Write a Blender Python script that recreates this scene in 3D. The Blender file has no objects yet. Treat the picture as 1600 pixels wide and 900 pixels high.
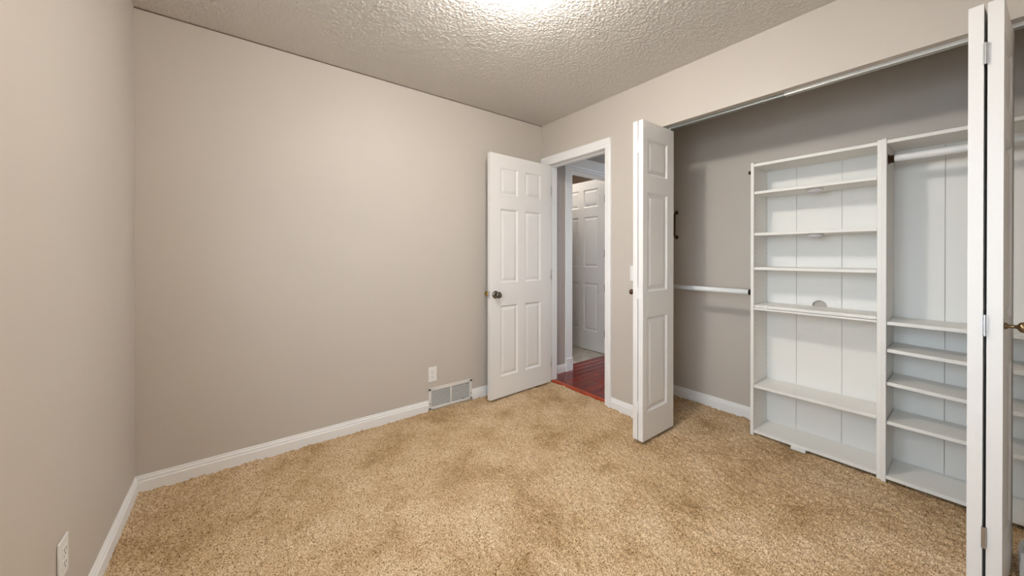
import bpy, bmesh, math
import numpy as np
from mathutils import Matrix, Vector

# ------------------------------------------------------------------ camera, world, lights, exposure
scene = bpy.context.scene
COL = scene.collection
PI = math.pi

cam_data = bpy.data.cameras.new('camera')
cam_data.sensor_width = 36.0
cam_data.lens = 559.0 / 1600.0 * 36.0
cam_data.shift_y = -(450.0 - 401.55) / 1600.0
cam_data.clip_start = 0.01
cam = bpy.data.objects.new('camera', cam_data)
COL.objects.link(cam)
cam.location = (0.4211, -2.5769, 1.1905)
cam.rotation_euler = (PI / 2 - 0.0031, 0.0, -0.6503)
scene.camera = cam

world = bpy.data.worlds.new('world')
scene.world = world
world.use_nodes = True
bg = world.node_tree.nodes['Background']
bg.inputs[0].default_value = (0.72, 0.86, 1.0, 1.0)
bg.inputs[1].default_value = 13.0

LAMP = (1.36, -1.43)
LAMP_W = 55.0
WINDOW = (-2.72, -1.48, 0.85, 2.05)       # y0, y1, z0, z1 in the left wall, outside the picture


def portal(name, loc, rot, sx, sy):
    d = bpy.data.lights.new(name, 'AREA')
    d.shape = 'RECTANGLE'
    d.size, d.size_y = sx, sy
    d.cycles.is_portal = True
    o = bpy.data.objects.new(name, d)
    COL.objects.link(o)
    o.location, o.rotation_euler = loc, rot
    return o


portal('window_portal', (-0.11, (WINDOW[0] + WINDOW[1]) / 2, (WINDOW[2] + WINDOW[3]) / 2), (0, -PI / 2, 0),
       WINDOW[3] - WINDOW[2], WINDOW[1] - WINDOW[0])
portal('hall_window_portal', (4.86, -0.38, 1.5), (0, PI / 2, 0), 1.3, 0.62)

scene.view_settings.view_transform = 'Standard'
scene.view_settings.look = 'None'
scene.view_settings.gamma = 1.0
scene.view_settings.use_curve_mapping = False
scene.view_settings.exposure = -0.08

# ------------------------------------------------------------------ materials


def lin(r, g, b):
    def f(c):
        c /= 255.0
        return c / 12.92 if c <= 0.04045 else ((c + 0.055) / 1.055) ** 2.4
    return (f(r), f(g), f(b), 1.0)


def mat(name, col, rough=0.5, metal=0.0, spec=0.5, bump=0.0, bump_scale=200.0, var=0.0, var_scale=3.0, stretch=None):
    m = bpy.data.materials.new(name)
    m.use_nodes = True
    nt = m.node_tree
    b = nt.nodes['Principled BSDF']
    b.inputs['Base Color'].default_value = col
    b.inputs['Roughness'].default_value = rough
    b.inputs['Metallic'].default_value = metal
    b.inputs['Specular IOR Level'].default_value = spec
    tc = nt.nodes.new('ShaderNodeTexCoord')
    src = tc.outputs['Object']
    if stretch:
        mp = nt.nodes.new('ShaderNodeMapping')
        mp.inputs['Scale'].default_value = stretch
        nt.links.new(src, mp.inputs['Vector'])
        src = mp.outputs['Vector']
    if var > 0:
        n = nt.nodes.new('ShaderNodeTexNoise')
        n.inputs['Scale'].default_value = var_scale
        n.inputs['Detail'].default_value = 4.0
        nt.links.new(src, n.inputs['Vector'])
        r = nt.nodes.new('ShaderNodeValToRGB')
        r.color_ramp.elements[0].position = 0.3
        r.color_ramp.elements[1].position = 0.7
        r.color_ramp.elements[0].color = tuple(c * (1 - var) for c in col[:3]) + (1,)
        r.color_ramp.elements[1].color = tuple(min(1, c * (1 + var)) for c in col[:3]) + (1,)
        nt.links.new(n.outputs['Fac'], r.inputs['Fac'])
        nt.links.new(r.outputs['Color'], b.inputs['Base Color'])
    if bump > 0:
        n2 = nt.nodes.new('ShaderNodeTexNoise')
        n2.inputs['Scale'].default_value = bump_scale
        n2.inputs['Detail'].default_value = 2.0
        nt.links.new(src, n2.inputs['Vector'])
        bp = nt.nodes.new('ShaderNodeBump')
        bp.inputs['Strength'].default_value = bump
        bp.inputs['Distance'].default_value = 0.002
        nt.links.new(n2.outputs['Fac'], bp.inputs['Height'])
        nt.links.new(bp.outputs['Normal'], b.inputs['Normal'])
    return m


M = {}
M['wall'] = mat('beige_wall_paint', lin(200, 191, 181), 0.5, spec=0.3, bump=0.12, bump_scale=260, var=0.012, var_scale=2.0)
M['ceiling'] = mat('ceiling_texture', lin(217, 212, 206), 0.9, spec=0.1, bump=0.25, bump_scale=160)
M['white'] = mat('white_trim_paint', lin(243, 241, 239), 0.38, spec=0.4)
M['door'] = mat('white_door_paint', lin(234, 230, 226), 0.42, spec=0.4, bump=0.05, bump_scale=120, stretch=(6, 6, 1))
M['shelf'] = mat('white_melamine', lin(240, 237, 231), 0.45, spec=0.35)
M['plastic'] = mat('white_plastic', lin(236, 234, 230), 0.35)
M['enamel'] = mat('white_enamel_rod', lin(238, 238, 237), 0.3)
M['nickel'] = mat('dark_nickel', lin(120, 112, 104), 0.25, metal=1.0)
M['steel'] = mat('bright_steel', lin(200, 200, 200), 0.35, metal=1.0)
M['brass'] = mat('brass', lin(178, 140, 50), 0.28, metal=1.0)
M['bronze'] = mat('antique_bronze', lin(140, 118, 88), 0.32, metal=1.0)
M['darkbronze'] = mat('dark_bronze', lin(92, 68, 48), 0.4, metal=0.8)
M['track'] = mat('track_steel', lin(214, 213, 208), 0.4, metal=0.3)
M['trackgrey'] = mat('track_grey', lin(150, 152, 148), 0.45, metal=0.3)
M['dark'] = mat('dark_gap', lin(30, 26, 24), 0.8)
M['gap_shade'] = mat('ceiling_gap_shade', lin(110, 96, 80), 0.9)
M['grey'] = mat('pin_hole_grey', lin(150, 146, 140), 0.8)
M['register'] = mat('register_paint', lin(226, 222, 216), 0.4)
M['louver'] = mat('register_louver', lin(218, 216, 210), 0.4)
M['brown'] = mat('brown_bathroom_paint', lin(66, 40, 14), 0.6)
M['tile'] = mat('marbled_tile', lin(190, 182, 168), 0.25, var=0.28, var_scale=9.0)
M['grout'] = mat('tile_grout', lin(150, 145, 135), 0.8)
M['hallwall'] = mat('hall_wall_paint', lin(186, 176, 170), 0.5)
M['threshold'] = mat('threshold_wood', lin(170, 62, 24), 0.3, var=0.18, var_scale=14.0, stretch=(6, 1, 1))
M['lens'] = mat('puck_lens', lin(214, 208, 226), 0.3)


def wood_mat(name, col):
    m = mat(name, col, 0.22, spec=0.5, var=0.25, var_scale=7.0, stretch=(0.8, 12, 1))
    return m


M['wood0'] = wood_mat('red_wood_plank', lin(112, 26, 12))
M['wood1'] = wood_mat('red_wood_plank_dark', lin(104, 23, 11))
M['wood2'] = wood_mat('red_wood_plank_light', lin(122, 31, 13))


def carpet_mat():
    m = bpy.data.materials.new('frieze_carpet')
    m.use_nodes = True
    nt = m.node_tree
    b = nt.nodes['Principled BSDF']
    b.inputs['Roughness'].default_value = 0.95
    b.inputs['Specular IOR Level'].default_value = 0.1
    tc = nt.nodes.new('ShaderNodeTexCoord')

    def noise(scale, detail, rough=0.5):
        n = nt.nodes.new('ShaderNodeTexNoise')
        n.inputs['Scale'].default_value = scale
        n.inputs['Detail'].default_value = detail
        n.inputs['Roughness'].default_value = rough
        nt.links.new(tc.outputs['Object'], n.inputs['Vector'])
        return n.outputs['Fac']

    def ramp(fac, stops):
        r = nt.nodes.new('ShaderNodeValToRGB')
        e = r.color_ramp.elements
        e[0].position, e[0].color = stops[0]
        e[1].position, e[1].color = stops[-1]
        for s in stops[1:-1]:
            x = e.new(s[0])
            x.color = s[1]
        nt.links.new(fac, r.inputs['Fac'])
        return r.outputs['Color']
    speck = ramp(noise(190.0, 2.0, 0.65), [(0.34, lin(100, 70, 42)), (0.43, lin(184, 152, 114)), (0.56, lin(217, 191, 156)), (0.72, lin(240, 224, 200))])
    patch = ramp(noise(3.0, 5.0, 0.66), [(0.33, (0.64, 0.57, 0.46, 1)), (0.48, (0.88, 0.84, 0.77, 1)), (0.62, (1.0, 1.0, 1.0, 1))])
    mix = nt.nodes.new('ShaderNodeMix')
    mix.data_type = 'RGBA'
    mix.blend_type = 'MULTIPLY'
    mix.inputs['Factor'].default_value = 1.0
    nt.links.new(speck, mix.inputs['A'])
    nt.links.new(patch, mix.inputs['B'])
    nt.links.new(mix.outputs['Result'], b.inputs['Base Color'])
    return m


M['carpet'] = carpet_mat()


def glass_shade_mat():
    m = bpy.data.materials.new('frosted_lamp_glass')
    m.use_nodes = True
    nt = m.node_tree
    nt.nodes.clear()
    out = nt.nodes.new('ShaderNodeOutputMaterial')
    tr = nt.nodes.new('ShaderNodeBsdfTransparent')
    em = nt.nodes.new('ShaderNodeEmission')
    em.inputs['Color'].default_value = (1.0, 0.97, 0.92, 1)
    em.inputs['Strength'].default_value = 22.0
    df = nt.nodes.new('ShaderNodeBsdfTranslucent')
    df.inputs['Color'].default_value = (0.9, 0.9, 0.88, 1)
    m1 = nt.nodes.new('ShaderNodeMixShader')
    m1.inputs[0].default_value = 0.45
    ad = nt.nodes.new('ShaderNodeAddShader')
    nt.links.new(tr.outputs[0], m1.inputs[1])
    nt.links.new(df.outputs[0], m1.inputs[2])
    nt.links.new(m1.outputs[0], ad.inputs[0])
    nt.links.new(em.outputs[0], ad.inputs[1])
    nt.links.new(ad.outputs[0], out.inputs['Surface'])
    return m


M['shade'] = glass_shade_mat()


def pane_mat():
    m = bpy.data.materials.new('window_glass')
    m.use_nodes = True
    nt = m.node_tree
    nt.nodes.clear()
    out = nt.nodes.new('ShaderNodeOutputMaterial')
    tr = nt.nodes.new('ShaderNodeBsdfTransparent')
    gl = nt.nodes.new('ShaderNodeBsdfGlossy')
    gl.inputs['Roughness'].default_value = 0.02
    mx = nt.nodes.new('ShaderNodeMixShader')
    mx.inputs[0].default_value = 0.06
    nt.links.new(tr.outputs[0], mx.inputs[1])
    nt.links.new(gl.outputs[0], mx.inputs[2])
    nt.links.new(mx.outputs[0], out.inputs['Surface'])
    return m


M['pane'] = pane_mat()

# ------------------------------------------------------------------ mesh helpers


class MB:
    """collects shapes; build() links them as one mesh object"""

    def __init__(self):
        self.v, self.f = [], []

    def add(self, verts, faces):
        o = len(self.v)
        self.v += [tuple(p) for p in verts]
        self.f += [tuple(i + o for i in f) for f in faces]
        return self

    def box(self, x0, x1, y0, y1, z0, z1):
        x0, x1 = min(x0, x1), max(x0, x1)
        y0, y1 = min(y0, y1), max(y0, y1)
        z0, z1 = min(z0, z1), max(z0, z1)
        return self.add([(x0, y0, z0), (x1, y0, z0), (x1, y1, z0), (x0, y1, z0), (x0, y0, z1), (x1, y0, z1), (x1, y1, z1), (x0, y1, z1)],
                        [(0, 3, 2, 1), (4, 5, 6, 7), (0, 1, 5, 4), (1, 2, 6, 5), (2, 3, 7, 6), (3, 0, 4, 7)])

    def rbox(self, x0, x1, y0, y1, z0, z1, r=0.003, seg=2):
        bm = bmesh.new()
        bmesh.ops.create_cube(bm, size=1.0)
        sx, sy, sz = abs(x1 - x0), abs(y1 - y0), abs(z1 - z0)
        for v in bm.verts:
            v.co = Vector((v.co.x * sx + (x0 + x1) / 2, v.co.y * sy + (y0 + y1) / 2, v.co.z * sz + (z0 + z1) / 2))
        bmesh.ops.bevel(bm, geom=list(bm.edges), offset=min(r, 0.45 * min(sx, sy, sz)), segments=seg, profile=0.5, affect='EDGES')
        bm.verts.index_update()
        self.add([v.co[:] for v in bm.verts], [[v.index for v in f.verts] for f in bm.faces])
        bm.free()
        return self

    def lathe(self, prof, origin, axis, seg=24):
        """prof: (radius, distance along axis)"""
        a = Vector(axis).normalized()
        u = a.orthogonal().normalized()
        w = a.cross(u)
        o = Vector(origin)
        vs, fs = [], []
        for r, d in prof:
            for k in range(seg):
                t = 2 * PI * k / seg
                vs.append((o + a * d + (u * math.cos(t) + w * math.sin(t)) * max(r, 1e-5))[:])
        for i in range(len(prof) - 1):
            for k in range(seg):
                k2 = (k + 1) % seg
                fs.append((i * seg + k, i * seg + k2, (i + 1) * seg + k2, (i + 1) * seg + k))
        fs.append(tuple(reversed(range(seg))))
        fs.append(tuple((len(prof) - 1) * seg + k for k in range(seg)))
        return self.add(vs, fs)

    def tube(self, p, q, r, seg=20):
        d = Vector(q) - Vector(p)
        return self.lathe([(r, 0), (r, d.length)], p, d, seg)

    def sweep(self, prof, p, q, out):
        """extrude a profile [(offset along out, z)] from p to q"""
        p, q, out = Vector(p), Vector(q), Vector(out)
        n = len(prof)
        vs = []
        for c in (p, q):
            for a, z in prof:
                vs.append((c + out * a + Vector((0, 0, z)))[:])
        fs = [(i, (i + 1) % n, n + (i + 1) % n, n + i) for i in range(n)]
        fs.append(tuple(reversed(range(n))))
        fs.append(tuple(n + i for i in range(n)))
        return self.add(vs, fs)

    def path(self, pts, r, seg=10):
        pts = [Vector(p) for p in pts]
        vs, fs = [], []
        n = len(pts)
        for i, p in enumerate(pts):
            t = (pts[min(i + 1, n - 1)] - pts[max(i - 1, 0)]).normalized()
            u = Vector((0, 1, 0))
            u = (u - t * u.dot(t)).normalized()
            w = t.cross(u)
            for k in range(seg):
                a = 2 * PI * k / seg
                vs.append((p + (u * math.cos(a) + w * math.sin(a)) * r)[:])
        for i in range(n - 1):
            for k in range(seg):
                k2 = (k + 1) % seg
                fs.append((i * seg + k, i * seg + k2, (i + 1) * seg + k2, (i + 1) * seg + k))
        fs.append(tuple(reversed(range(seg))))
        fs.append(tuple((n - 1) * seg + k for k in range(seg)))
        return self.add(vs, fs)

    def build(self, name, material, parent=None, smooth=False):
        me = bpy.data.meshes.new(name)
        me.from_pydata(self.v, [], self.f)
        bm = bmesh.new()
        bm.from_mesh(me)
        bmesh.ops.recalc_face_normals(bm, faces=list(bm.faces))
        bm.to_mesh(me)
        bm.free()
        me.materials.append(material)
        if smooth:
            for p in me.polygons:
                p.use_smooth = len(p.vertices) == 4
        o = bpy.data.objects.new(name, me)
        COL.objects.link(o)
        if parent:
            o.parent = parent
        return o


def tag(o, label=None, cat=None, kind=None, group=None):
    if label:
        o['label'] = label
    if cat:
        o['category'] = cat
    if kind:
        o['kind'] = kind
    if group:
        o['group'] = group
    return o


def empty(name, loc=(0, 0, 0), rz=0.0):
    o = bpy.data.objects.new(name, None)
    COL.objects.link(o)
    o.empty_display_size = 0.1
    o.location = loc
    o.rotation_euler = (0, 0, rz)
    return o


def struct(o, label, cat):
    return tag(o, label, cat, 'structure')


# ------------------------------------------------------------------ room dimensions
W, H = 2.745, 2.44            # wall with the doors stands at x = W
YB = -2.85                    # wall behind the camera
WT = 0.115                    # wall thickness
DL, DR = -0.085, -0.754       # clear entry doorway
DH = 2.046
CL, CR, CH = -1.195, -2.678, 2.083   # closet opening
CX = 3.40                     # closet back wall
rng = np.random.default_rng(7)


def smooth_noise(shape, sigma, seed):
    r = np.random.default_rng(seed).standard_normal(shape)
    fy = np.fft.fftfreq(shape[0])[:, None]
    fx = np.fft.fftfreq(shape[1])[None, :]
    g = np.exp(-2 * (PI * sigma) ** 2 * (fx ** 2 + fy ** 2))
    n = np.fft.ifft2(np.fft.fft2(r) * g).real
    return n / n.std()


def heightfield(name, xs, ys, z, material, keep=None, flip=False, smooth=True):
    ny, nx = z.shape
    X, Y = np.meshgrid(xs, ys)
    co = np.stack([X, Y, z], -1).reshape(-1, 3)
    idx = np.arange(nx * ny).reshape(ny, nx)
    q = np.stack([idx[:-1, :-1], idx[:-1, 1:], idx[1:, 1:], idx[1:, :-1]], -1)
    if keep is not None:
        q = q[keep[:-1, :-1] & keep[1:, 1:] & keep[:-1, 1:] & keep[1:, :-1]]
    q = q.reshape(-1, 4)
    if flip:
        q = q[:, ::-1]
    me = bpy.data.meshes.new(name)
    me.vertices.add(len(co))
    me.vertices.foreach_set('co', co.astype(np.float32).ravel())
    me.loops.add(q.size)
    me.loops.foreach_set('vertex_index', q.astype(np.int32).ravel())
    me.polygons.add(len(q))
    me.polygons.foreach_set('loop_start', np.arange(0, q.size, 4, dtype=np.int32))
    me.polygons.foreach_set('use_smooth', np.full(len(q), smooth))
    me.update()
    me.validate()
    me.materials.append(material)
    o = bpy.data.objects.new(name, me)
    COL.objects.link(o)
    return o


# carpet: a pile surface with real relief, running into the closet and ending at the doorway
step = 0.0065
xs = np.arange(0.0, CX + step, step)
ys = np.arange(-2.95, 0.0 + step, step)
sh = (len(ys), len(xs))
zc = 0.0034 * smooth_noise(sh, 0.75, 1) + 0.0016 * smooth_noise(sh, 6, 2)
zc = np.clip(zc, -0.008, 0.008) - 0.004
Xg, Yg = np.meshgrid(xs, ys)
keep = ~((Xg > 2.787) & (Yg > -0.86))
floor = heightfield('floor', xs, ys, zc, M['carpet'], keep)
struct(floor, 'tan and brown frieze carpet covering the bedroom and closet floor', 'carpet')
sub = MB().box(-0.1, 2.787, YB - 0.1, 0.1, -0.10, -0.03).box(2.787, CX + 0.1, -3.05, -0.86, -0.10, -0.03).build('floor_slab', M['dark'], floor)

# ceiling: knocked down texture as real relief
step = 0.0034
xs = np.arange(0.0, W + step, step)
ys = np.arange(YB, 0.0 + step, step)
sh = (len(ys), len(xs))
n1 = smooth_noise(sh, 0.6, 11)
n2 = smooth_noise(sh, 0.9, 12)
relief = np.clip(np.abs(n1) * 0.9 + 0.35 * n2, 0.0, 1.9)
zz = H - 0.0017 * relief + 0.001
ceiling = heightfield('ceiling', xs, ys, zz, M['ceiling'], None, flip=True)
struct(ceiling, 'off-white ceiling with a rough stippled texture', 'ceiling')
MB().box(-0.1, W, YB - 0.1, 0.1, H + 0.004, H + 0.1).build('ceiling_board', M['ceiling'], ceiling)
MB().box(0.0, W, -0.003, 0.0, H - 0.006, H - 0.001).build('shadow_gap_line', M['gap_shade'], ceiling)  # dark strip colours in the shadow gap where the wall meets the ceiling

# unseen ground plane, added to shape the daylight entering the windows
M['ground_bounce'] = mat('ground_bounce_grey', lin(176, 176, 174), 0.9, var=0.15, var_scale=1.5)
struct(MB().add([(-30, -30, -0.6), (30, -30, -0.6), (30, 30, -0.6), (-30, 30, -0.6)], [(0, 1, 2, 3)]).build('ground', M['ground_bounce']), 'pale ground plane added outside the house, out of sight, to shape the window light', 'ground')

# ------------------------------------------------------------------ walls
y0, y1, z0, z1 = WINDOW
b = MB().box(-0.1, 0.0, y1, 0.1, -0.05, H + 0.05).box(-0.1, 0.0, YB - 0.1, y0, -0.05, H + 0.05)
b.box(-0.1, 0.0, y0, y1, -0.05, z0).box(-0.1, 0.0, y0, y1, z1, H + 0.05)
w = b.build('wall_left', M['wall'])
struct(w, 'plain beige painted wall with a low outlet, beside the camera', 'wall')
w = MB().box(0.0, W + WT, 0.0, 0.1, -0.05, H + 0.05).build('wall_back', M['wall'])
struct(w, 'long plain beige wall with floor register and open white door', 'wall')
b = MB()
b.box(W, W + WT, -0.0, DL + 0.02, -0.05, H + 0.05)
b.box(W, W + WT, DL + 0.02, DR - 0.02, DH + 0.02, H + 0.05)
b.box(W, W + WT, DR - 0.02, CL, -0.05, H + 0.05)
b.box(W, W + WT, CL, CR, CH, H + 0.05)
b.box(W, W + WT, CR, YB - 0.1, -0.05, H + 0.05)
struct(b.build('wall_right', M['wall']), 'beige wall pierced by the doorway and the wide closet opening', 'wall')
b = MB().box(0.0, W, YB, YB - 0.12, -0.05, H + 0.05)
struct(b.build('wall_front', M['wall']), 'plain beige wall behind the camera', 'wall')
b = MB().box(CX, CX + 0.1, -0.83, -3.05, -0.05, H + 0.05)
struct(b.build('wall_closet_back', M['wall']), 'beige back wall inside the closet', 'wall')
b = MB().box(W + WT, CX, -0.83, -0.93, -0.05, H + 0.05)
struct(b.build('wall_closet_left', M['wall']), 'beige side wall of the closet behind the folded door', 'wall')
b = MB().box(W + WT, CX, -2.95, -3.05, -0.05, H + 0.05)
struct(b.build('wall_closet_right', M['wall']), 'beige far side wall of the closet', 'wall')
b = MB().box(W + WT, CX, -0.93, -2.95, H, H + 0.05)
struct(b.build('ceiling_closet', M['ceiling']), 'flat ceiling inside the closet', 'ceiling')

# window in the left wall, just outside the picture
win = empty('window_1', (-0.05, (y0 + y1) / 2, z0))
struct(win, 'white framed window in the beige wall beside the camera', 'window')
hw, hh = (y1 - y0) / 2, z1 - z0
b = MB().box(-0.03, 0.03, -hw, -hw + 0.05, 0, hh).box(-0.03, 0.03, hw - 0.05, hw, 0, hh)
b.box(-0.03, 0.03, -hw + 0.05, hw - 0.05, 0, 0.05).box(-0.03, 0.03, -hw + 0.05, hw - 0.05, hh - 0.05, hh).box(-0.03, 0.03, -0.025, 0.025, 0.05, hh - 0.05)
b.build('window_frame', M['white'], win)
MB().box(-0.003, 0.003, -hw + 0.05, -0.025, 0.05, hh - 0.05).build('pane', M['pane'], win)
MB().box(-0.003, 0.003, 0.025, hw - 0.05, 0.05, hh - 0.05).build('pane', M['pane'], win)

# ------------------------------------------------------------------ baseboards
BP = [(0, -0.02), (0.014, -0.02), (0.014, 0.050), (0.010, 0.053), (0.0085, 0.058), (0.011, 0.060), (0.010, 0.066), (0.006, 0.070), (0.006, 0.077), (0.004, 0.080), (0, 0.080)]


def baseboard(name, segs, label):
    b = MB()
    for p, q, out in segs:
        b.sweep(BP, p, q, out)
    return struct(b.build(name, M['white']), label, 'baseboard')


baseboard('baseboard_back', [((0, 0, 0), (1.570, 0, 0), (0, -1, 0)), ((1.957, 0, 0), (W, 0, 0), (0, -1, 0))],
          'white baseboard along the long wall, broken by the register')
baseboard('baseboard_left', [((0, -0.013, 0), (0, YB, 0), (1, 0, 0))], 'white baseboard under the low outlet at the picture edge')
baseboard('baseboard_right', [((W, DR - 0.058, 0), (W, CL, 0), (-1, 0, 0))], 'short white baseboard between doorway and closet')
baseboard('baseboard_right_end', [((W, CR + 0.012, 0), (W, YB, 0), (-1, 0, 0)), ((W - 0.013, CR, 0), (W + WT, CR, 0), (0, 1, 0))],
          'white baseboard end wrapping the closet corner beside the near folding door')
baseboard('baseboard_closet', [((CX, -0.93, 0), (CX, -1.638, 0), (-1, 0, 0)), ((W + WT, -0.93, 0), (CX - 0.013, -0.93, 0), (0, -1, 0))],
          'white baseboard on the closet back wall beside the shelving')

# ------------------------------------------------------------------ doorway trim
trim = empty('trim_1', (W, 0, 0))
struct(trim, 'white casing and jamb around the open bedroom doorway', 'door trim')


def casing_prof(w_):
    return [(0, 0), (0.010, 0.0), (0.012, 0.006), (0.012, w_ * 0.35), (0.016, w_ * 0.5), (0.017, w_ - 0.008), (0.013, w_ - 0.001), (0, w_)]


def casing_side(name, parent, ya, yb, z0, z1, mat_=M['white'], face=-1):
    """vertical casing on an x-facing wall; inner edge ya, outer edge yb, local x = out"""
    pr = casing_prof(abs(yb - ya))
    s = 1 if yb > ya else -1
    b = MB()
    n = len(pr)
    vs = [(face * a, ya + s * t, z) for z in (z0, z1) for a, t in pr]
    fs = [(i, (i + 1) % n, n + (i + 1) % n, n + i) for i in range(n)] + [tuple(reversed(range(n))), tuple(n + i for i in range(n))]
    b.add(vs, fs)
    return b.build(name, mat_, parent)


casing_side('side_casing', trim, DR - 0.002, DR - 0.057, -0.01, DH + 0.004)
casing_side('side_casing', trim, DL + 0.002, -0.006, -0.01, DH + 0.004)
b = MB()
pr = casing_prof(0.076)
n = len(pr)
vs = [(-a, y, DH + 0.003 + t) for y in (-0.004, DR - 0.057) for a, t in pr]
b.add(vs, [(i, (i + 1) % n, n + (i + 1) % n, n + i) for i in range(n)] + [tuple(reversed(range(n))), tuple(n + i for i in range(n))])
b.build('head_casing', M['white'], trim)
MB().box(0.001, WT + 0.004, DL, DL + 0.02, -0.01, DH).build('side_jamb', M['white'], trim)
MB().box(0.001, WT + 0.004, DR - 0.02, DR, -0.01, DH).build('side_jamb', M['white'], trim)
MB().box(0.001, WT + 0.004, DL + 0.02, DR - 0.02, DH, DH + 0.02).build('head_jamb', M['white'], trim)
b = MB().box(0.042, 0.075, DL, DL - 0.011, -0.005, DH).box(0.042, 0.075, DR, DR + 0.011, -0.005, DH).box(0.042, 0.075, DL - 0.011, DR + 0.011, DH - 0.011, DH)
b.build('door_stop', M['white'], trim)

# ------------------------------------------------------------------ panel doors
RINGS = [(0.0, 0.0), (0.003, 0.003), (0.012, 0.0095), (0.017, 0.010), (0.036, 0.004), (0.040, 0.003)]


def panel_mesh(b, u0, u1, w0, w1, t):
    """moulded raised panel filling an opening, both faces; thickness along local y 0..t"""
    for y0_, s in ((0.0, 1), (t, -1)):
        vs, fs = [], []
        for ins, dep in RINGS:
            y = y0_ + s * dep
            vs += [(u0 + ins, y, w0 + ins), (u1 - ins, y, w0 + ins), (u1 - ins, y, w1 - ins), (u0 + ins, y, w1 - ins)]
        for i in range(len(RINGS) - 1):
            for k in range(4):
                k2 = (k + 1) % 4
                fs.append((i * 4 + k, i * 4 + k2, i * 4 + 4 + k2, i * 4 + 4 + k))
        e = (len(RINGS) - 1) * 4
        fs.append((e, e + 1, e + 2, e + 3))
        b.add(vs, fs)
    vs = [(u, y, w_) for y in (0.0, t) for u, w_ in ((u0, w0), (u1, w0), (u1, w1), (u0, w1))]
    b.add(vs, [(k, (k + 1) % 4, 4 + (k + 1) % 4, 4 + k) for k in range(4)])
    return b


def panel_leaf(name, parent, width, z0, z1, t, cols, rows, material, panel_parent_is_leaf, loc=(0, 0, 0), rz=0.0):
    """cols: [(u0,u1)], rows: [(w0,w1)] of the panels. local: x along width, y thickness, z up"""
    b = MB()
    us = [0.0] + [c for col in cols for c in col] + [width]
    for i in range(0, len(us), 2):                     # stiles and mullion
        b.box(us[i], us[i + 1], 0, t, z0, z1)
    ws = [z0] + [c for r in rows for c in r] + [z1]
    for (u0, u1) in cols:
        for i in range(0, len(ws), 2):                 # rails
            b.box(u0, u1, 0, t, ws[i], ws[i + 1])
    leaf = b.build(name, material, parent)
    leaf.location = loc
    leaf.rotation_euler = (0, 0, rz)
    for (u0, u1) in cols:
        for (w0, w1) in rows:
            o = panel_mesh(MB(), u0, u1, w0, w1, t).build('door_panel', material, leaf if panel_parent_is_leaf else parent)
            if not panel_parent_is_leaf:
                o.location = loc
                o.rotation_euler = (0, 0, rz)
    return leaf


ROWS = [(0.185, 0.775), (0.965, 1.582), (1.700, 1.925)]

# bedroom door, swung back against the long wall; local x from hinge to free edge, local -y faces the room... here +y faces wall
DW = 0.708
ang = PI + math.atan2(0.034, DW)             # points to -x, slightly toward the camera
door1 = empty('door_1', (W - 0.003, DL - 0.006, 0.0), ang)
struct(door1, 'white six-panel bedroom door standing open against the long wall', 'door')
TD = 0.035
# local +y points to world -y (the room), so faces: local y 0 = wall side, local y TD = room side
panel_leaf('slab', door1, DW, 0.012, 2.035, TD, [(0.135, 0.325), (0.410, 0.602)], ROWS, M['door'], False)


def door_knob(parent, pos, axis, material, name='knob', r=0.027, L=0.062):
    k = MB().lathe([(0.0, 0.018), (0.011, 0.018), (0.0095, 0.030), (0.012, 0.036), (r * 0.85, 0.040), (r, 0.047), (r, 0.053), (r * 0.8, L - 0.002), (r * 0.4, L), (0, L)],
                   pos, axis, 28).build(name, material, parent, True)
    MB().lathe([(0, 0), (0.032, 0), (0.032, 0.004), (0.026, 0.010), (0.013, 0.018), (0, 0.019)], pos, axis, 28).build('rosette', material, k, True)
    return k


o = door_knob(door1, (DW - 0.054, TD, 0.872), (0, 1, 0), M['nickel'])
tag(o, 'dark satin nickel round knob')
o = door_knob(door1, (DW - 0.050, 0.0, 0.872), (0, -1, 0), M['brass'], L=0.085)
tag(o, 'brass coloured knob on the wall side')
MB().rbox(DW - 0.0005, DW + 0.0015, 0.006, TD - 0.006, 0.845, 0.902, 0.0006).build('latch_plate', M['steel'], door1)
MB().lathe([(0.007, 0), (0.007, 0.009), (0.004, 0.011)], (DW + 0.001, TD / 2, 0.872), (1, 0, 0), 12).build('latch_bolt', M['steel'], door1)
for hz in (0.20, 1.02, 1.80):
    MB().tube((-0.001, TD + 0.004, hz - 0.045), (-0.001, TD + 0.004, hz + 0.045), 0.004, 12).build('hinge', M['steel'], door1, True)

# ------------------------------------------------------------------ folding closet doors
BW, BT = 0.365, 0.033
BROWS = [(0.200, 0.800), (0.965, 1.595), (1.705, 1.935)]
BZ0, BZ1 = 0.022, 2.045
BCOLS = [(0.048, BW - 0.082)]


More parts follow.
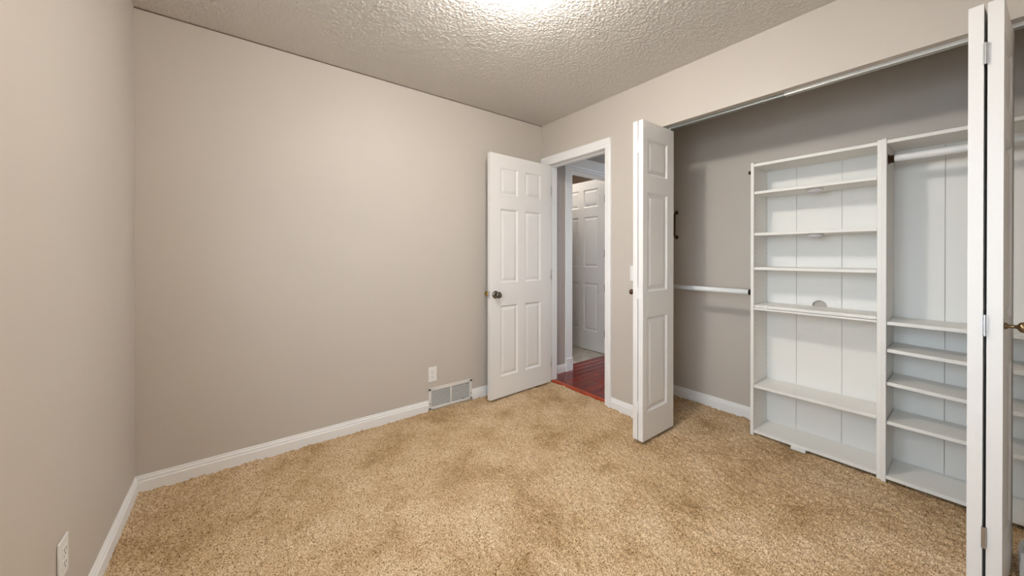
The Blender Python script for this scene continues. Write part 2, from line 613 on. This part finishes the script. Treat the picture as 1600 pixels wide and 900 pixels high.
def bifold(name, apex_x, y_out, y_in, rz_out, rz_in, label, knob_mat, knob_label, knob_u, knob_side):
    """two leaves folded together, standing out from the closet; local x = into the closet"""
    d = empty(name, (apex_x, (y_out + y_in) / 2, 0))
    struct(d, label, 'closet door')
    c = (y_out + y_in) / 2
    la = panel_leaf('leaf', d, BW, BZ0, BZ1, BT, BCOLS, BROWS, M['door'], True, (0, y_out - c, 0), rz_out)
    lb = panel_leaf('leaf', d, BW, BZ0, BZ1, BT, BCOLS, BROWS, M['door'], True, (0, y_in - c, 0), rz_in)
    gap_c = (max(y_out, y_in) + min(y_out, y_in) + BT) / 2 - c
    for hz in (0.235, 0.955, 1.875):
        h = MB().tube((-0.003, gap_c, hz - 0.036), (-0.003, gap_c, hz + 0.036), 0.0042, 10)
        h.box(-0.0012, 0.003, gap_c - 0.006, gap_c + 0.006, hz - 0.036, hz + 0.036)
        h.build('hinge', M['steel'] if name == 'door_4' else M['white'], d)
    leaf = la if knob_side == 'out' else lb
    s = 1 if knob_side == 'out' else -1
    y = BT if s > 0 else 0.0
    k = MB().lathe([(0, 0), (0.011, 0), (0.011, 0.004), (0.006, 0.009), (0.006, 0.024), (0.015, 0.030), (0.018, 0.036), (0.015, 0.043), (0.006, 0.047), (0, 0.047)],
                   (knob_u, y, 0.955), (0, s, 0), 20).build('knob', knob_mat, leaf, True)
    tag(k, knob_label)
    # pivot pins reaching up into the track
    for leaf_, u in ((la, BW - 0.02), (lb, BW - 0.02)):
        MB().tube((u, BT / 2, BZ1), (u, BT / 2, BZ1 + 0.018), 0.005, 10).build('pivot_pin', M['steel'], leaf_)
    return d


bifold('door_3', 2.428, -1.254, -1.292, 0.0, 0.0, 'white folding closet door pair nearest the bedroom doorway', M['darkbronze'],
       'dark bronze knob on the doorway side', 0.035, 'out')
bifold('door_4', 2.430, -2.5785, -2.619, -0.085, -0.085, 'tall white folding closet door pair seen edge-on near the camera', M['bronze'],
       'antique bronze knob', 0.040, 'in')

# closet track under the header
tr = empty('trim_2', (W, CL, CH))
struct(tr, 'metal folding-door track under the closet header', 'door track')


def track_piece(name, ya, yb, m):
    b = MB()
    xa, xb = 0.046, 0.074
    b.box(xa, xb, ya, yb, -0.003, 0.0)
    b.box(xa, xa + 0.0025, ya, yb, -0.016, -0.003)
    b.box(xb - 0.0025, xb, ya, yb, -0.016, -0.003)
    b.box(xa + 0.0025, xa + 0.009, ya, yb, -0.016, -0.0135)
    b.box(xb - 0.009, xb - 0.0025, ya, yb, -0.016, -0.0135)
    return b.build(name, m, tr)


track_piece('track_section', -0.002, -0.722, M['trackgrey'])
track_piece('track_section', -0.724, CR - CL + 0.002, M['track'])

# ------------------------------------------------------------------ hall and bathroom beyond the doorway
HY = 0.03          # hall face of the bathroom wall
BX0, BX1 = 3.188, 3.945
b = MB()
b.box(W + WT, BX0, HY, HY + 0.12, -0.05, H).box(BX1, 4.9, HY, HY + 0.12, -0.05, H).box(BX0, BX1, HY, HY + 0.12, 2.09, H)
struct(b.build('wall_hall', M['hallwall']), 'greyish hall wall with the bathroom doorway', 'wall')
b = MB().box(CX + 0.1, 4.9, -0.83, -0.93, -0.05, H)
struct(b.build('wall_hall_side', M['hallwall']), 'hall wall opposite the bathroom doorway', 'wall')
b = MB().box(4.82, 4.9, -0.83, HY, -0.05, 0.85).box(4.82, 4.9, -0.83, HY, 2.15, H).box(4.82, 4.9, -0.83, -0.69, 0.85, 2.15).box(4.82, 4.9, -0.07, HY, 0.85, 2.15)
struct(b.build('wall_hall_end', M['hallwall']), 'end wall of the hall with a window', 'wall')
b = MB().box(W + WT, 4.9, -0.83, 0.15, H, H + 0.08).box(2.9, 4.05, 0.15, 1.6, H, H + 0.08)
struct(b.build('ceiling_hall', M['ceiling']), 'pale hall ceiling seen through the doorway', 'ceiling')
w2 = empty('window_2', (4.86, -0.38, 0.85))
struct(w2, 'hall window at the end of the hall', 'window')
MB().box(-0.02, 0.02, -0.31, -0.27, 0, 1.3).box(-0.02, 0.02, 0.27, 0.31, 0, 1.3).box(-0.02, 0.02, -0.27, 0.27, 0, 0.04).box(-0.02, 0.02, -0.27, 0.27, 1.26, 1.3).build('window_frame', M['white'], w2)
MB().box(-0.002, 0.002, -0.27, 0.27, 0.04, 1.26).build('pane', M['pane'], w2)

# hall wood floor, plank by plank
fh = MB().box(2.787, 4.9, -0.84, 0.16, -0.06, -0.012).build('floor_hall', M['dark'])
struct(fh, 'glossy red-brown wood plank floor in the hall', 'wood floor')
pw = 0.0825
y = -0.83
row = 0
cuts = [[3.55, 4.3], [3.1, 3.95], [3.75, 4.5], [3.3, 4.1]]
while y < 0.15:
    y1 = min(y + pw, 0.158)
    ends = [2.832] + cuts[row % 4] + [4.82]
    for i in range(3):
        MB().rbox(ends[i] + 0.0006, ends[i + 1] - 0.0006, y + 0.0006, y1 - 0.0006, -0.012, 0.0, 0.0012, 1).build('plank', M['wood%d' % ((row * 2 + i) % 3)], fh)
    y += pw
    row += 1
b = MB().sweep([(0, -0.02), (0, 0.003), (0.008, 0.007), (0.034, 0.008), (0.046, 0.004), (0.05, -0.004), (0.05, -0.02)], (2.783, DL, 0), (2.783, DR, 0), (1, 0, 0))
struct(b.build('trim_3', M['threshold']), 'orange-brown wood threshold strip where the carpet meets the hall floor', 'threshold')

# bathroom
fb = MB().box(2.9, 4.0, 0.158, 1.55, -0.06, -0.008).build('floor_bathroom', M['grout'])
struct(fb, 'pale marbled tile floor of the bathroom', 'tile floor')
for i in range(4):
    for j in range(5):
        xa, ya = 2.92 + i * 0.268, 0.16 + j * 0.268
        MB().rbox(xa + 0.002, xa + 0.266, ya + 0.002, ya + 0.266, -0.008, 0.0, 0.001, 1).build('tile', M['tile'], fb)
b = MB().box(4.0, 4.08, 0.15, 1.6, -0.05, H).box(2.9, 4.0, 1.55, 1.63, -0.05, H).box(2.82, 2.9, 0.15, 1.63, -0.05, H)
struct(b.build('wall_bathroom', M['brown']), 'dark orange-brown bathroom wall above the white door', 'wall')

t4 = empty('trim_4', (BX0, HY, 0))
struct(t4, 'white casing with plinth block around the bathroom doorway', 'door trim')
MB().sweep([(0, 0), (0, 0)] and [(0.0, 0.13), (0.014, 0.13), (0.014, 2.10), (0.0, 2.10)], (-0.094, 0, 0), (-0.004, 0, 0), (0, -1, 0)).build('side_casing', M['white'], t4)
MB().rbox(-0.098, -0.001, -0.024, 0, -0.005, 0.13, 0.003).build('plinth_block', M['white'], t4)
MB().sweep([(0.0, 2.093), (0.012, 2.093), (0.014, 2.10), (0.014, 2.115), (0.010, 2.122), (0.016, 2.13), (0.018, 2.225), (0.012, 2.236), (0, 2.236)],
           (-0.10, 0, 0), (0.86, 0, 0), (0, -1, 0)).build('head_casing', M['white'], t4)
MB().box(0, 0.012, 0.0, 0.12, -0.005, 2.09).build('side_jamb', M['white'], t4)
MB().box(0.012, BX1 - BX0, 0.0, 0.12, 2.078, 2.09).build('head_jamb', M['white'], t4)
b = MB()
b.sweep(BP, (W + WT + 0.004, HY, 0), (BX0 - 0.098, HY, 0), (0, -1, 0))
struct(b.build('baseboard_hall', M['white']), 'short white baseboard in the hall beside the bathroom casing', 'baseboard')

door2 = empty('door_2', (3.918, 0.172, 0), PI / 2)
struct(door2, 'white six-panel bathroom door seen through the hall', 'door')
panel_leaf('slab', door2, 0.74, 0.010, 2.135, 0.035, [(0.110, 0.337), (0.420, 0.64)], [(0.25, 0.85), (1.05, 1.68), (1.80, 2.025)], M['door'], False, loc=(0, -0.035, 0))
for hz in (0.25, 0.80, 1.22, 1.88):
    if hz in (0.80, 1.22, 1.88, 0.25):
        MB().tube((-0.004, 0.006, hz - 0.045), (-0.004, 0.006, hz + 0.045), 0.007, 10).build('hinge', M['darkbronze'], door2)

# ------------------------------------------------------------------ closet shelving
ST = 0.018


def shelf_unit(name, y0, y1, xf, top, shelves, seams, label, double=None, holes=False, extra_bottom=0.033):
    """y0 > y1; xf front plane; shelves: list of top z"""
    root = empty(name, ((xf + CX) / 2, (y0 + y1) / 2, 0.0))
    ox, oy = (xf + CX) / 2, (y0 + y1) / 2
    tag(root, label, 'shelf unit', group='white closet shelf units')

    def P(nm, xa, xb, ya, yb, za, zb, m=M['shelf'], r=0.001):
        return MB().rbox(xa - ox, xb - ox, ya - oy, yb - oy, za, zb, r, 1).build(nm, m, root)
    xb = 3.383
    P('side_panel', xf, xb, y0, y0 - ST, 0.0, top + 0.008)
    P('side_panel', xf, xb, y1, y1 + ST, 0.0, top + 0.008)
    yi0, yi1 = y0 - ST - 0.0005, y1 + ST + 0.0005
    P('top_board', xf + 0.004, xb, yi0, yi1, top - ST, top)
    for i, s in enumerate(shelves):
        z, dx, dz = s if isinstance(s, tuple) else (s, 0.006, 0.0)
        o = P('shelf', xf + dx, xb - 0.004, yi0 - 0.001, yi1 + 0.001, z - ST, z)
        if dz:
            # the loose shelf leans a little: lower toward its far end
            for v in o.data.vertices:
                k = (v.co.y - (yi0 - oy)) / (yi1 - yi0)
                v.co.z += dz * k
    P('bottom_board', xf + 0.004, xb, yi0, yi1, extra_bottom - ST, extra_bottom)
    # back boards, split by two vertical seams
    ys_ = [y0 - 0.002] + seams + [y1 + 0.002]
    for i in range(len(ys_) - 1):
        ya, yb = ys_[i] - 0.0008, ys_[i + 1] + 0.0008
        if double is not None:
            P('back_board', xb, xb + 0.004, ya, yb, 0.02, double - 0.020, r=0.0004)
            if i == 1:
                # the middle upper board has a half-round cable notch at its foot
                yc, r = -1.945, 0.037
                zb = double - 0.018
                rc = double + 0.002
                pts = [(ya, zb), (ya, top), (yb, top), (yb, zb), (yc - r, zb), (yc - r, rc)]
                pts += [(yc - r * math.cos(t), rc + r * math.sin(t)) for t in np.linspace(0.12, PI - 0.12, 15)]
                pts += [(yc + r, rc), (yc + r, zb)]
                n_ = len(pts)
                vs = [(x - ox, a - oy, z) for x in (xb, xb + 0.004) for a, z in pts]
                MB().add(vs, [tuple(range(n_)), tuple(reversed(range(n_, 2 * n_)))] + [(k, (k + 1) % n_, n_ + (k + 1) % n_, n_ + k) for k in range(n_)]).build('back_board', M['shelf'], root)
            else:
                P('back_board', xb, xb + 0.004, ya, yb, double - 0.018, top, r=0.0004)
        else:
            P('back_board', xb, xb + 0.004, ya, yb, 0.02, top, r=0.0004)
    if holes:
        b = MB()
        for xh in (xf + 0.032, xb - 0.022):
            for z in np.arange(0.12, top - 0.08, 0.032):
                b.lathe([(0.0028, 0), (0.0028, 0.0006)], (xh - ox, y0 - ST - oy + 0.0001, z), (0, -1, 0), 8)
        tag(b.build('shelf_pin_holes', M['grey'], root), kind='stuff')
    return root, ox, oy


LY0, LY1, LX = -1.640, -2.2535, 3.135
u1, ox, oy = shelf_unit('closet_shelf_unit', LY0, LY1, LX, 1.800, [1.617, 1.343, 1.116, 0.866, 0.333], [-1.825, -2.052],
                        'wide white shelf unit with open shelves and half-round cable notch', double=0.866, holes=True)
# lower half carries its own top board just under the loose shelf, with a dark slit between
MB().rbox(LX + 0.002 - ox, 3.379 - ox, LY0 - ST - 0.001 - oy, LY1 + ST + 0.001 - oy, 0.834, 0.8455, 0.001, 1).build('top_board', M['shelf'], u1)
for yy in (-1.755, -2.105):
    MB().lathe([(0.004, 0), (0.004, 0.0012), (0.002, 0.0016)], (LX + 0.05 - ox, yy - oy, 0.866), (0, 0, 1), 10).build('screw_cap', M['grey'], u1)
MB().rbox(LX - 0.001 - ox, LX + 0.02 - ox, -1.722 - oy, -1.737 - oy, 0.843, 0.870, 0.001, 1).build('shelf_clip', M['plastic'], u1)
MB().rbox(LX - 0.010 - ox, LX + 0.05 - ox, -1.862 - oy, -1.935 - oy, -0.002, 0.0145, 0.002, 1).build('leveling_block', M['plastic'], u1)
if True:
    s = MB().lathe([(0.0, 0), (0.017, 0), (0.017, 0.003), (0.012, 0.004), (0.012, 0.022), (0.0, 0.022)], (3.172 - ox, LY0 - oy, 1.752), (0, 1, 0), 18)
    s.build('empty_rod_socket', M['darkbronze'], u1, True)

RY0, RY1, RX = -2.2545, -2.868, 3.118
u2, ox2, oy2 = shelf_unit('closet_shelf_unit', RY0, RY1, RX, 1.798, [0.846, (0.702, 0.010, -0.020), (0.528, 0.012, -0.030), (0.322, 0.012, -0.006)], [-2.458, -2.665],
                          'white shelf unit with hanging space above four low shelves', holes=False, extra_bottom=0.036)

# puck lights under the two upper shelves
for i, (zt, lab) in enumerate(((1.617 - ST, 'round puck light under the second board of the wide shelf unit'), (1.343 - ST, 'round puck light under the middle shelf, lower of the two'))):
    pk = empty('puck_light', (3.215, -1.957, zt - 0.0195))
    tag(pk, lab, 'puck light', group='puck lights under the closet shelves')
    MB().lathe([(0.034, 0.0), (0.039, 0.005), (0.039, 0.019), (0.0, 0.019)], (0, 0, 0), (0, 0, 1), 28).build('housing', M['plastic'], pk, True)
    MB().lathe([(0.0, -0.004), (0.022, -0.004), (0.0335, 0.0), (0.0, 0.0005)], (0, 0, 0), (0, 0, 1), 28).build('lens', M['lens'], pk, True)

# closet rods


def closet_rod(ya, yb, x, z, label, socket_a=True, socket_b=True):
    c = empty('closet_rod', (x, (ya + yb) / 2, z))
    tag(c, label, 'closet rod', group='white closet rods')
    h = abs(ya - yb) / 2
    MB().tube((0, -h + 0.012, 0), (0, h - 0.012, 0), 0.0185, 24).build('rod', M['enamel'], c, True)
    for s in (-1, 1):
        MB().lathe([(0.0, 0), (0.026, 0), (0.026, 0.003), (0.0205, 0.004), (0.0205, 0.022), (0.0, 0.022)], (0, s * h, 0), (0, -s, 0), 20).build('rod_socket', M['darkbronze'] if s > 0 and ya < -2 else M['nickel'], c, True)
    return c


closet_rod(-0.9301, LY0 + 0.0005, 3.178, 0.944, 'low white closet rod between shelf unit and closet side wall')
closet_rod(RY0 - ST - 0.0005, RY1 + ST + 0.0005, 3.175, 1.704, 'high white closet rod across the hanging space')

# wall hook handle on the closet back wall
hk = empty('wall_hook', (CX, -0.991, 1.455))
tag(hk, 'dark bronze vertical handle-shaped hook on the closet back wall', 'hook')
MB().path([(-0.002, 0, 0.105), (-0.022, 0, 0.100), (-0.034, 0, 0.085), (-0.034, 0, 0.0), (-0.034, 0, -0.085), (-0.022, 0, -0.100), (-0.002, 0, -0.105)], 0.007).build('bar', M['darkbronze'], hk, True)
for zz_ in (0.105, -0.105):
    MB().lathe([(0.016, 0), (0.016, 0.003), (0.010, 0.006)], (0, 0, zz_), (-1, 0, 0), 16).build('base_plate', M['darkbronze'], hk, True)

# ------------------------------------------------------------------ wall fittings
# return-air register
rg = empty('wall_register', (1.7635, 0, 0))
tag(rg, 'white metal return-air register with two louvered halves in the baseboard', 'register')
hw, zt = 0.193, 0.172
b = MB()
fr, ft = 0.024, 0.010
b.rbox(-hw, hw, -ft, -0.001, 0.002, 0.002 + fr * 0.8, 0.003).rbox(-hw, hw, -ft, -0.001, zt - fr, zt, 0.003)
b.rbox(-hw, -hw + fr, -ft, -0.001, 0.004, zt - 0.002, 0.003).rbox(hw - fr, hw, -ft, -0.001, 0.004, zt - 0.002, 0.003)
b.build('frame', M['register'], rg)
MB().rbox(-0.006, 0.006, -ft + 0.001, -0.001, 0.02, zt - 0.022, 0.002).build('center_bar', M['register'], rg)
MB().box(-hw + fr, hw - fr, -0.0015, -0.0005, 0.02, zt - fr).build('duct_shadow', M['dark'], rg)
for sx in (-1, 1):
    b = MB()
    xa, xb = (0.006, hw - fr + 0.001)
    nl = 11
    for i in range(nl):
        z = 0.024 + i * (zt - fr - 0.026) / (nl - 1)
        vs = [(sx * xa, -0.008, z - 0.0038), (sx * xb, -0.008, z - 0.0038), (sx * xb, -0.002, z + 0.001), (sx * xa, -0.002, z + 0.001),
              (sx * xa, -0.0085, z - 0.0030), (sx * xb, -0.0085, z - 0.0030), (sx * xb, -0.0025, z + 0.0018), (sx * xa, -0.0025, z + 0.0018)]
        b.add(vs, [(0, 3, 2, 1), (4, 5, 6, 7), (0, 1, 5, 4), (1, 2, 6, 5), (2, 3, 7, 6), (3, 0, 4, 7)])
    tag(b.build('louver_bank', M['louver'], rg), kind='stuff')
for sx in (-1, 1):
    for zz_ in (0.052, zt - 0.014):
        MB().lathe([(0.0045, 0), (0.0045, 0.0015), (0.002, 0.0022)], (sx * (hw - 0.011), -ft, zz_), (0, -1, 0), 10).build('screw', M['nickel'], rg)
MB().rbox(0.098, 0.118, -0.016, -0.007, 0.028, 0.033, 0.001, 1).build('damper_lever', M['nickel'], rg)


def outlet(name, loc, rz, label):
    """local -y faces the room"""
    o = empty(name, loc, rz)
    tag(o, label, 'outlet', group='white wall outlets')
    MB().rbox(-0.035, 0.035, -0.006, -0.0005, -0.0575, 0.0575, 0.003).build('cover_plate', M['plastic'], o)
    for s in (-1, 1):
        rc = MB().rbox(-0.017, 0.017, -0.008, -0.005, s * 0.0195 - 0.0145, s * 0.0195 + 0.0145, 0.004).build('receptacle', M['plastic'], o)
        zc_ = s * 0.0195
        MB().box(-0.0075, -0.0055, -0.0084, -0.0079, zc_ - 0.001, zc_ + 0.008).build('slot', M['dark'], rc)
        MB().box(0.0055, 0.0075, -0.0084, -0.0079, zc_ - 0.001, zc_ + 0.007).build('slot', M['dark'], rc)
        MB().lathe([(0.0025, 0), (0.0025, 0.0005)], (0, -0.0079, zc_ - 0.008), (0, -1, 0), 8).build('slot', M['dark'], rc)
    MB().lathe([(0.003, 0), (0.003, 0.0008), (0.001, 0.0012)], (0, -0.006, 0), (0, -1, 0), 10).build('screw', M['steel'], o)
    return o


outlet('wall_outlet', (1.606, 0, 0.275), 0.0, 'white duplex outlet above the floor register')
outlet('wall_outlet', (0, -0.935, 0.300), PI / 2, 'white outlet low on the wall at the picture edge')

sw = empty('light_switch', (W, -1.019, 1.060), -PI / 2)
tag(sw, 'white light switch half hidden behind the folding closet door', 'light switch')
MB().rbox(-0.035, 0.035, -0.006, -0.0005, -0.0575, 0.0575, 0.003).build('cover_plate', M['plastic'], sw)
MB().rbox(-0.005, 0.005, -0.017, -0.005, -0.006, 0.012, 0.002).build('toggle', M['plastic'], sw)
for s in (-1, 1):
    MB().lathe([(0.003, 0), (0.003, 0.0008), (0.001, 0.0012)], (0, -0.006, s * 0.030), (0, -1, 0), 10).build('screw', M['steel'], sw)

# ------------------------------------------------------------------ ceiling lamp
lp = empty('ceiling_lamp', (LAMP[0], LAMP[1], H))
tag(lp, 'glowing frosted glass ceiling light cut by the top of the picture', 'ceiling light')
MB().lathe([(0.0, 0.0), (0.13, 0.0), (0.13, -0.018), (0.11, -0.024), (0.0, -0.024)], (0, 0, -0.003), (0, 0, 1), 40).build('mounting_pan', M['white'], lp, True)
R = 0.185
prof = [(R, -0.030), (R * 1.0, -0.034), (R * 0.97, -0.050), (R * 0.90, -0.066), (R * 0.78, -0.082), (R * 0.6, -0.096), (R * 0.35, -0.106), (R * 0.05, -0.110)]
b = MB()
seg = 56
vs, fs = [], []
for r_, d_ in prof:
    for k in range(seg):
        t = 2 * PI * k / seg
        vs.append((r_ * math.cos(t), r_ * math.sin(t), d_))
for i in range(len(prof) - 1):
    for k in range(seg):
        k2 = (k + 1) % seg
        fs.append((i * seg + k, i * seg + k2, (i + 1) * seg + k2, (i + 1) * seg + k))
fs.append(tuple((len(prof) - 1) * seg + k for k in range(seg)))
b.add(vs, fs)
b.build('glass_shade', M['shade'], lp, True)
MB().lathe([(0.0, -0.130), (0.008, -0.128), (0.010, -0.120), (0.006, -0.110), (0.014, -0.108), (0.0, -0.106)], (0, 0, 0), (0, 0, 1), 16).build('finial', M['nickel'], lp, True)
ld = bpy.data.lights.new('ceiling_lamp_bulb', 'POINT')
ld.energy = LAMP_W
ld.color = (1.0, 0.96, 0.90)
ld.shadow_soft_size = 0.05
lo = bpy.data.objects.new('ceiling_lamp_bulb', ld)
COL.objects.link(lo)
lo.parent = lp
lo.location = (0, 0, -0.080)

# ------------------------------------------------------------------ unseen lamp added on the bathroom ceiling to brighten the bathroom door
bl = empty('bathroom_fill_lamp', (3.40, 0.75, H))
tag(bl, 'small round lamp added on the bathroom ceiling, unseen above the doorway, to brighten the door', 'ceiling light')
MB().lathe([(0.0, 0.0), (0.10, 0.0), (0.10, -0.02), (0.0, -0.02)], (0, 0, -0.002), (0, 0, 1), 24).build('mounting_pan', M['white'], bl)
b2 = MB().lathe([(0.10, -0.022), (0.095, -0.05), (0.075, -0.08), (0.04, -0.10), (0.0, -0.105)], (0, 0, 0), (0, 0, 1), 20).build('glass_shade', M['shade'], bl)
ld = bpy.data.lights.new('bathroom_fill_bulb', 'POINT')
ld.energy = 4.0
ld.color = (1.0, 0.92, 0.80)
ld.shadow_soft_size = 0.04
lo = bpy.data.objects.new('bathroom_fill_bulb', ld)
COL.objects.link(lo)
lo.parent = bl
lo.location = (0, 0, -0.06)
